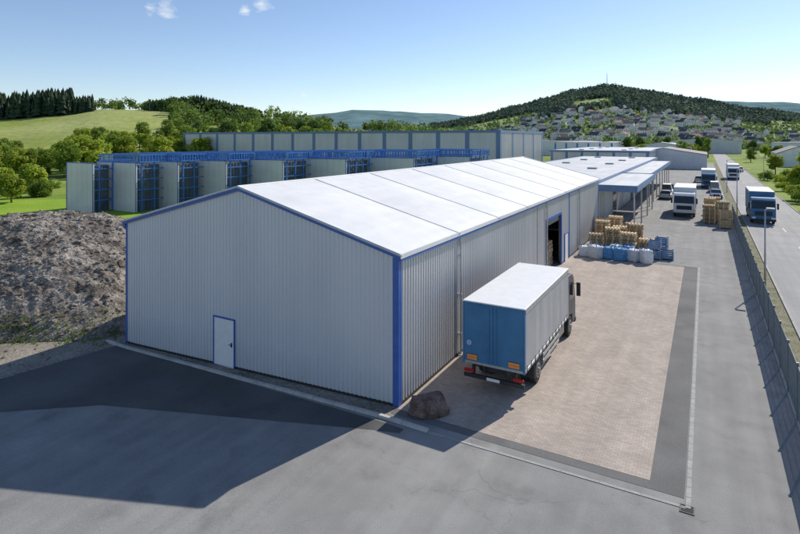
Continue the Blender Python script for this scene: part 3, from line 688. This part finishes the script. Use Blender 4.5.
    for sg in(-1,1):
        mb=MB(); xs=sg*1.206; mb.add([(xs,c0+.45,1.75),(xs,c0+1.55,1.75),(xs,c0+1.3,2.55),(xs,c0+.45,2.55),(xs-sg*.03,c0+.45,1.75),(xs-sg*.03,c0+1.55,1.75),(xs-sg*.03,c0+1.3,2.55),(xs-sg*.03,c0+.45,2.55)],[(0,1,2,3),(0,1,5,4),(1,2,6,5),(2,3,7,6),(3,0,4,7)]); ob('side_window',mb,glass,cab)
        mb=MB(); mb.box(sg*1.4-.1,sg*1.4+.1,c0+1.55,c0+1.65,1.75,2.45); mb.box(min(sg*1.2,sg*1.32),max(sg*1.2,sg*1.32),c0+1.57,c0+1.61,2.35,2.39); ob('mirror',mb,dark,cab,bev=.03)
        ob('headlight',MB().box(sg*.95-.2,sg*.95+.2,c0+1.84,c0+1.90,.62,.82),white,cab,bev=.02)
    ob('grille',MB().box(-.85,.85,c0+1.84,c0+1.875,1.0,1.5),dark,cab)
    ob('bumper',MB().box(-1.22,1.22,c0+1.6,c0+1.93,.35,.6),dark,cab,bev=.04)
    return e
truck('parked box truck with blue rear, grey curtains and white roof',(-7.15,20.0,.01),math.radians(0),curtain,blue_tarp,cabdark,emblem=True)
truck('white curtain-sided truck parked facing outward on the yard',(-2.3,86.0,.0),math.pi,curtain,white,white,grp='trucks in the distance',top=3.6)
truck('truck with blue cab and blue sides driving on the road',(5.9,84.5,.01),math.pi,blue_tarp,white,blue_tarp,grp='trucks in the distance',top=3.6,front=blue_tarp,roofm=roofwhite)
truck('truck with blue cab waiting at the far loading yard',(0.6,132,.0),math.pi,blue_tarp,white,blue_tarp,grp='trucks in the distance',top=3.6)
truck('white truck further along the road',(5.9,160,.01),math.pi,white,white,white,grp='trucks in the distance',top=3.6)
# ------------------------------------------------------------------ cars
def car(label,loc,rot,m,van=False):
    e=thing('van' if van else 'car',label,'van' if van else 'car',loc,rot,'vehicles parked on the yard')
    H=2.0 if van else 1.45; 
    body=[(-2.1,.35),(-2.15,.75),(-2.05,.95),(-.9 if not van else -2.0,1.0),(1.0,.98),(1.95,.82),(2.15,.6),(2.1,.35)]
    b=ob('body',MB().prism(body,-.87,.87),m,e,bev=.07)
    mb=MB(); yb0,yb1=(-1.85,1.1) if not van else (-2.08,1.3); t0,t1=(-1.35,.35) if not van else (-2.0,.6)
    mb.add([(-.8,yb0,.96),(.8,yb0,.96),(.8,yb1,.96),(-.8,yb1,.96),(-.62,t0,H-.05),(.62,t0,H-.05),(.62,t1,H-.05),(-.62,t1,H-.05)],[(0,1,5,4),(1,2,6,5),(2,3,7,6),(3,0,4,7),(4,5,6,7)])
    ob('window',mb,glass,e,bev=.03)
    ob('roof',MB().box(-.64,.64,t0-.02,t1+.02,H-.06,H),m,e,bev=.03)
    for sx in(-1,1):
        for y in(-1.3,1.35): wheel(e,sx*.78,y,.32,.2,sx)
        ob('headlight',MB().box(sx*.62-.16,sx*.62+.16,2.08,2.16,.62,.74),white,e,bev=.02)
        ob('tail_light',MB().box(sx*.66-.12,sx*.66+.12,-2.17,-2.1,.72,.86),red,e,bev=.02)
    return e
cols=[('red',M('car_red',(.4,.03,.02),None,rough=.3)),('silver',M('car_silver',(.4,.42,.44),None,rough=.3,metal=.5)),('dark blue',M('car_blue',(.02,.05,.15),None,rough=.3)),('white',white),('black',M('car_black',(.02,.02,.02),None,rough=.25))]
for i,(x,y,rz,ci,van) in enumerate([(-5.6,99,0,1,0),(-5.8,106,0,3,1),(1.6,104,math.pi,2,0),(-5.7,113,0,4,0),(1.5,116,0,3,1),(-1.2,140,0,1,0),(8.8,112,0,4,0),(9,190,0,3,0)]):
    car(f'{cols[ci][0]} {"van" if van else "car"} {"on the road" if x>4 else "parked on the asphalt yard"}',(x,y,.0),rz,cols[ci][1],van)
# ------------------------------------------------------------------ pallets
mb=MB()
for x in(-.53,-.27,0,.27,.53): mb.box(x-.06,x+.06,-.4,.4,.122,.144)
for y in(-.35,0,.35):
    mb.box(-.6,.6,y-.05,y+.05,.1,.122); mb.box(-.6,.6,y-.05,y+.05,0,.022)
    for x in(-.53,0,.53): mb.box(x-.07,x+.07,y-.05,y+.05,.022,.1)
PAL=mb.mesh('wooden_pallet',[woodm])
npal=0
def stack(x,y,n,r=0,z=0):
    global npal
    for i in range(n):
        o=bpy.data.objects.new('wooden_pallet',PAL); o.location=(x+U(-.05,.05),y+U(-.05,.05),z+i*.145+.012); o.rotation_euler[2]=r+U(-.05,.05); link(o)
        tag(o,'weathered wooden transport pallet in a tall stack','pallet','stacked wooden pallets'); npal+=1
for (x,y,n) in [(-8.3,50.0,11),(-7.0,50.3,15),(-5.7,50.0,13),(-8.1,52.1,17),(-6.7,52.4,14),(-5.4,52.4,16),(-4.4,51.0,9),(-7.4,54.6,18),(-5.9,54.8,14)]: stack(x,y,n,U(-.2,.2))
for (x,y,n) in [(.4,73,15),(1.8,73.3,18),(.5,75.5,19),(1.9,76,16),(1.1,78.5,18)]: stack(x,y,n,U(-.2,.2))
for (x,y,n) in [(-10.9,41.6,10),(-10.95,42.7,13),(-12.2,42.4,16)]: stack(x,y,n,1.57)
def crate(x,y,z,w,l,h,m,label,grp):
    e=thing('crate',label,'crate',(x,y,z),U(-.08,.08),grp); mb=MB()
    k=int(h/.16)
    for i in range(k):
        z0=.12+i*(h-.12)/k; z1=z0+(h-.12)/k-.04
        mb.box(-w/2,w/2,-l/2,-l/2+.03,z0,z1); mb.box(-w/2,w/2,l/2-.03,l/2,z0,z1); mb.box(-w/2,-w/2+.03,-l/2+.03,l/2-.03,z0,z1); mb.box(w/2-.03,w/2,-l/2+.03,l/2-.03,z0,z1)
    ob('side_board',mb,m,e)
    for sx in(-1,1):
        for sy in(-1,1): ob('corner_post',MB().box(sx*(w/2-.04)-.05,sx*(w/2-.04)+.05,sy*(l/2+.005)-.045,sy*(l/2+.005)+.045,0,h+.03),m,e)
    ob('base',MB().box(-w/2+.03,w/2-.03,-l/2+.03,l/2-.03,.08,.12),m,e)
    return e
for (x,y,z) in [(-3.6,49.3,0),(-3.6,49.3,.8),(-2.7,49.6,0),(-3.2,50.9,0),(-3.2,50.9,.8)]:
    crate(x,y,z+.01,.9,.8,.75,blue_pale,'blue slatted transport crate beside the pallets','blue crates')
for (x,y,z) in [(.9,82,0),(.9,82,1.0),(2.0,83.2,0),(2.0,70,0),(2.0,70,1.0),(-9.0,57.5,0),(-9.0,57.5,1.0),(-7.7,58,0)]:
    crate(x,y,z+.01,1.2,1.1,.95,woodm,'pale wooden slatted crate in the yard','wooden crates')
bm=bmesh.new(); bmesh.ops.create_cube(bm,size=1); bmesh.ops.subdivide_edges(bm,edges=bm.edges[:],cuts=9,use_grid_fill=True)
for v in bm.verts:
    c=v.co; k=1-.10*(abs(c.z*2)**4)
    q=Vector((c.x,c.y)); L=q.length
    if L>0: 
        f=1-.10*((L/.707)**3); c.x*=f*k*1.06; c.y*=f*k*1.06
    n=noise.noise(Vector((v.co.x*4,v.co.y*4,v.co.z*4)))*.07; c.x+=n; c.y+=n*.7
    c.z=(c.z+.5)*1.05+ (noise.noise(Vector((c.x*5,c.y*5,3)))*.14 if c.z>.3 else 0)
BAG=bpy.data.meshes.new('bag_body'); bm.to_mesh(BAG); bm.free(); BAG.polygons.foreach_set('use_smooth',[True]*len(BAG.polygons)); BAG.materials.append(bagwhite)
BAG2=BAG.copy(); BAG2.materials.clear(); BAG2.materials.append(bagblue)
LOOPS=[]
for sx in(-1,1):
    for sy in(-1,1):
        mb=MB(); pts=[Vector((sx*.36,sy*.36,.85)),Vector((sx*.37,sy*.36,1.15)),Vector((sx*.28,sy*.3,1.25)),Vector((sx*.2,sy*.3,1.0))]
        for a,b in zip(pts,pts[1:]): mb.cyl(a,b,.025,.025,5)
        LOOPS.append(mb.mesh('lifting_loop',[bagblue]))
for i,(x,y,b) in enumerate([(-8.9,47.6,0),(-7.9,47.2,0),(-6.95,47.5,1),(-6.0,47.2,1),(-5.05,47.5,0),(-4.1,47.2,0),(-6.5,48.5,0),(-5.5,48.5,1),(-8.3,48.6,0)]):
    e=thing('bulk_bag',('blue' if b else 'white')+' woven bulk bag standing on the paving','bag',(x,y,.012),U(0,6.28),'bulk bags by the pallets'); s_=U(.78,.95); e.scale=(s_,s_,U(.72,1.0))
    ob('bag_body',BAG2 if b else BAG,[],e)
    for lm in LOOPS: ob('lifting_loop',lm,[],e)
# ------------------------------------------------------------------ boulder
bm=bmesh.new(); bmesh.ops.create_icosphere(bm,subdivisions=5,radius=1)
for v in bm.verts:
    p=v.co.copy()
    for nx,ny,nz,dd in((.8,-.5,.3,.72),(-.7,-.6,.4,.7),(.1,-.3,.95,.62),(-.3,.5,.8,.75),(.9,.3,.2,.8),(-.9,.2,.1,.8),(.2,-.95,.1,.75)):
        nn=Vector((nx,ny,nz)).normalized(); t=p.dot(nn)
        if t>dd: p-=nn*(t-dd)*.85
    n=noise.fractal(p*2.2,1,2,5)*.08
    v.co=p*(1+n)
    v.co.x*=.80; v.co.y*=.55; v.co.z=max(-.25,v.co.z*.56)
me=bpy.data.meshes.new('boulder'); bm.to_mesh(me); bm.free(); me.materials.append(rockm)
o=bpy.data.objects.new('boulder',me); o.location=(-8.75,17.6,.26); o.rotation_euler[2]=.5; link(o); tag(o,'reddish brown boulder lying at the hall corner','rock')
# ------------------------------------------------------------------ fence
FXX=2.85
fe=thing('mesh_fence','blue-grey fine-barred metal fence between yard and road','fence',(FXX,0,0))
ys0,ys1=11,78; step=2.5; n=int((ys1-ys0)/step)
for i in range(n+1):
    y=ys0+i*step; mb=MB(); mb.box(-.035,.035,y-.035,y+.035,.0,2.05); mb.box(-.045,.045,y-.045,y+.045,2.05,2.07); ob('post',mb,fencem,fe)
    if i<n:
        mb=MB(); 
        k=34
        for j in range(1,k): 
            yy=y+j*step/k; mb.box(-.008,.008,yy-.008,yy+.008,.08,1.98)
        for z in(.10,.58,1.05,1.52,1.96): mb.box(-.012,.012,y+.04,y+step-.04,z-.010,z+.010)
        ob('panel',mb,fencem,fe)
kerb((FXX,ys0),(FXX,ys1),.12,.05,'low concrete edging under the fence',2.5,'kerb',gutterm)
def lamp(x,y,h,rot=0,arm=True):
    e=thing('street_lamp','slim grey street lamp beside the road','street lamp',(x,y,0),rot,'street lamps')
    ob('pole',MB().cyl((0,0,0),(0,0,h),.07,.04,10),galv,e,smooth=True)
    a=1.0 if arm else .15
    ob('arm',MB().cyl((0,0,h-.05),(a,0,h+.08),.035,.03,8),galv,e)
    ob('lamp_head',MB().box(a-.1,a+.4,-.11,.11,h+.04,h+.14),galv,e,bev=.03)
lamp(3.5,43.5,5.2,0,False); lamp(3.5,80,6); lamp(3.5,116,6); lamp(11.8,60,6,math.pi); lamp(11.8,150,6,math.pi)
# ------------------------------------------------------------------ camera
cam=bpy.data.cameras.new('camera'); co=bpy.data.objects.new('camera',cam); link(co)
co.location=(0,0,HC); co.rotation_euler=(math.pi/2,0,YAW); cam.sensor_width=36; cam.lens=FL/800*36; cam.shift_y=-(267-HY)/800; cam.clip_end=9000; cam.clip_start=.1
scene.camera=co
# ------------------------------------------------------------------ light
sd=Vector((2.15,6.99,5.67)).normalized()
s=bpy.data.lights.new('sun','SUN'); s.energy=5.0; s.angle=math.radians(.5); s.color=(1,.94,.84)
so=bpy.data.objects.new('sun',s); so.rotation_euler=(-sd).to_track_quat('-Z','Y').to_euler(); so.location=(0,0,60); link(so)
w=bpy.data.worlds.new('World'); scene.world=w; w.use_nodes=True; nt=w.node_tree; N=nt.nodes; L=nt.links
bg=N['Background']; sk=N.new('ShaderNodeTexSky'); sk.sky_type='NISHITA'; sk.sun_disc=False
sk.sun_elevation=math.asin(sd.z); sk.sun_rotation=math.atan2(sd.x,sd.y); sk.air_density=1.0; sk.dust_density=.25; sk.ozone_density=1.8; sk.altitude=800
bg.inputs[1].default_value=.145
tc=N.new('ShaderNodeTexCoord')
noi=N.new('ShaderNodeTexNoise'); noi.inputs['Scale'].default_value=26; noi.inputs['Detail'].default_value=9; noi.inputs['Roughness'].default_value=.62
mp=N.new('ShaderNodeMapping'); mp.inputs['Scale'].default_value=(1,1,2.4); L.new(tc.outputs['Generated'],mp.inputs[0]); L.new(mp.outputs[0],noi.inputs['Vector'])
acc=None
for (px,py,rad) in [(168,14,.035),(262,4,.03),(303,95,.016),(245,10,.02),(150,8,.02)]:
    v=Vector((FX*FL+RX*(px-400),FY*FL+RY*(px-400),HY-py)).normalized()
    dt=N.new('ShaderNodeVectorMath'); dt.operation='DISTANCE'; L.new(tc.outputs['Generated'],dt.inputs[0]); dt.inputs[1].default_value=v
    mr=N.new('ShaderNodeMapRange'); mr.inputs['From Min'].default_value=rad; mr.inputs['From Max'].default_value=0; mr.inputs['To Min'].default_value=0; mr.inputs['To Max'].default_value=1
    L.new(dt.outputs['Value'],mr.inputs[0])
    if acc is None: acc=mr.outputs[0]
    else:
        a=N.new('ShaderNodeMath'); a.operation='MAXIMUM'; L.new(acc,a.inputs[0]); L.new(mr.outputs[0],a.inputs[1]); acc=a.outputs[0]
m1=N.new('ShaderNodeMath'); m1.operation='ADD'; L.new(noi.outputs['Fac'],m1.inputs[0]); 
m0=N.new('ShaderNodeMath'); m0.operation='MULTIPLY_ADD'; m0.inputs[1].default_value=.5; m0.inputs[2].default_value=-.32; L.new(acc,m0.inputs[0]); L.new(m0.outputs[0],m1.inputs[1])
m2=N.new('ShaderNodeMapRange'); m2.inputs['From Min'].default_value=.42; m2.inputs['From Max'].default_value=.75; m2.inputs['To Max'].default_value=.8; L.new(m1.outputs[0],m2.inputs[0])
mg=N.new('ShaderNodeMath'); mg.operation='MULTIPLY'; L.new(m2.outputs[0],mg.inputs[0])
st=N.new('ShaderNodeMath'); st.operation='GREATER_THAN'; st.inputs[1].default_value=.01; L.new(acc,st.inputs[0]); L.new(st.outputs[0],mg.inputs[1])
tint=N.new('ShaderNodeMixRGB'); tint.blend_type='MULTIPLY'; tint.inputs[0].default_value=1; tint.inputs[2].default_value=(.93,.92,.96,1); L.new(sk.outputs[0],tint.inputs[1])
mx=N.new('ShaderNodeMixRGB'); mx.inputs[2].default_value=(6.2,6.4,6.6,1); L.new(mg.outputs[0],mx.inputs[0]); L.new(tint.outputs[0],mx.inputs[1]); L.new(mx.outputs[0],bg.inputs[0])
scene.view_settings.view_transform='Standard'; scene.view_settings.look='None'; scene.view_settings.exposure=0
print('pallets',npal,'objects',len(bpy.data.objects))
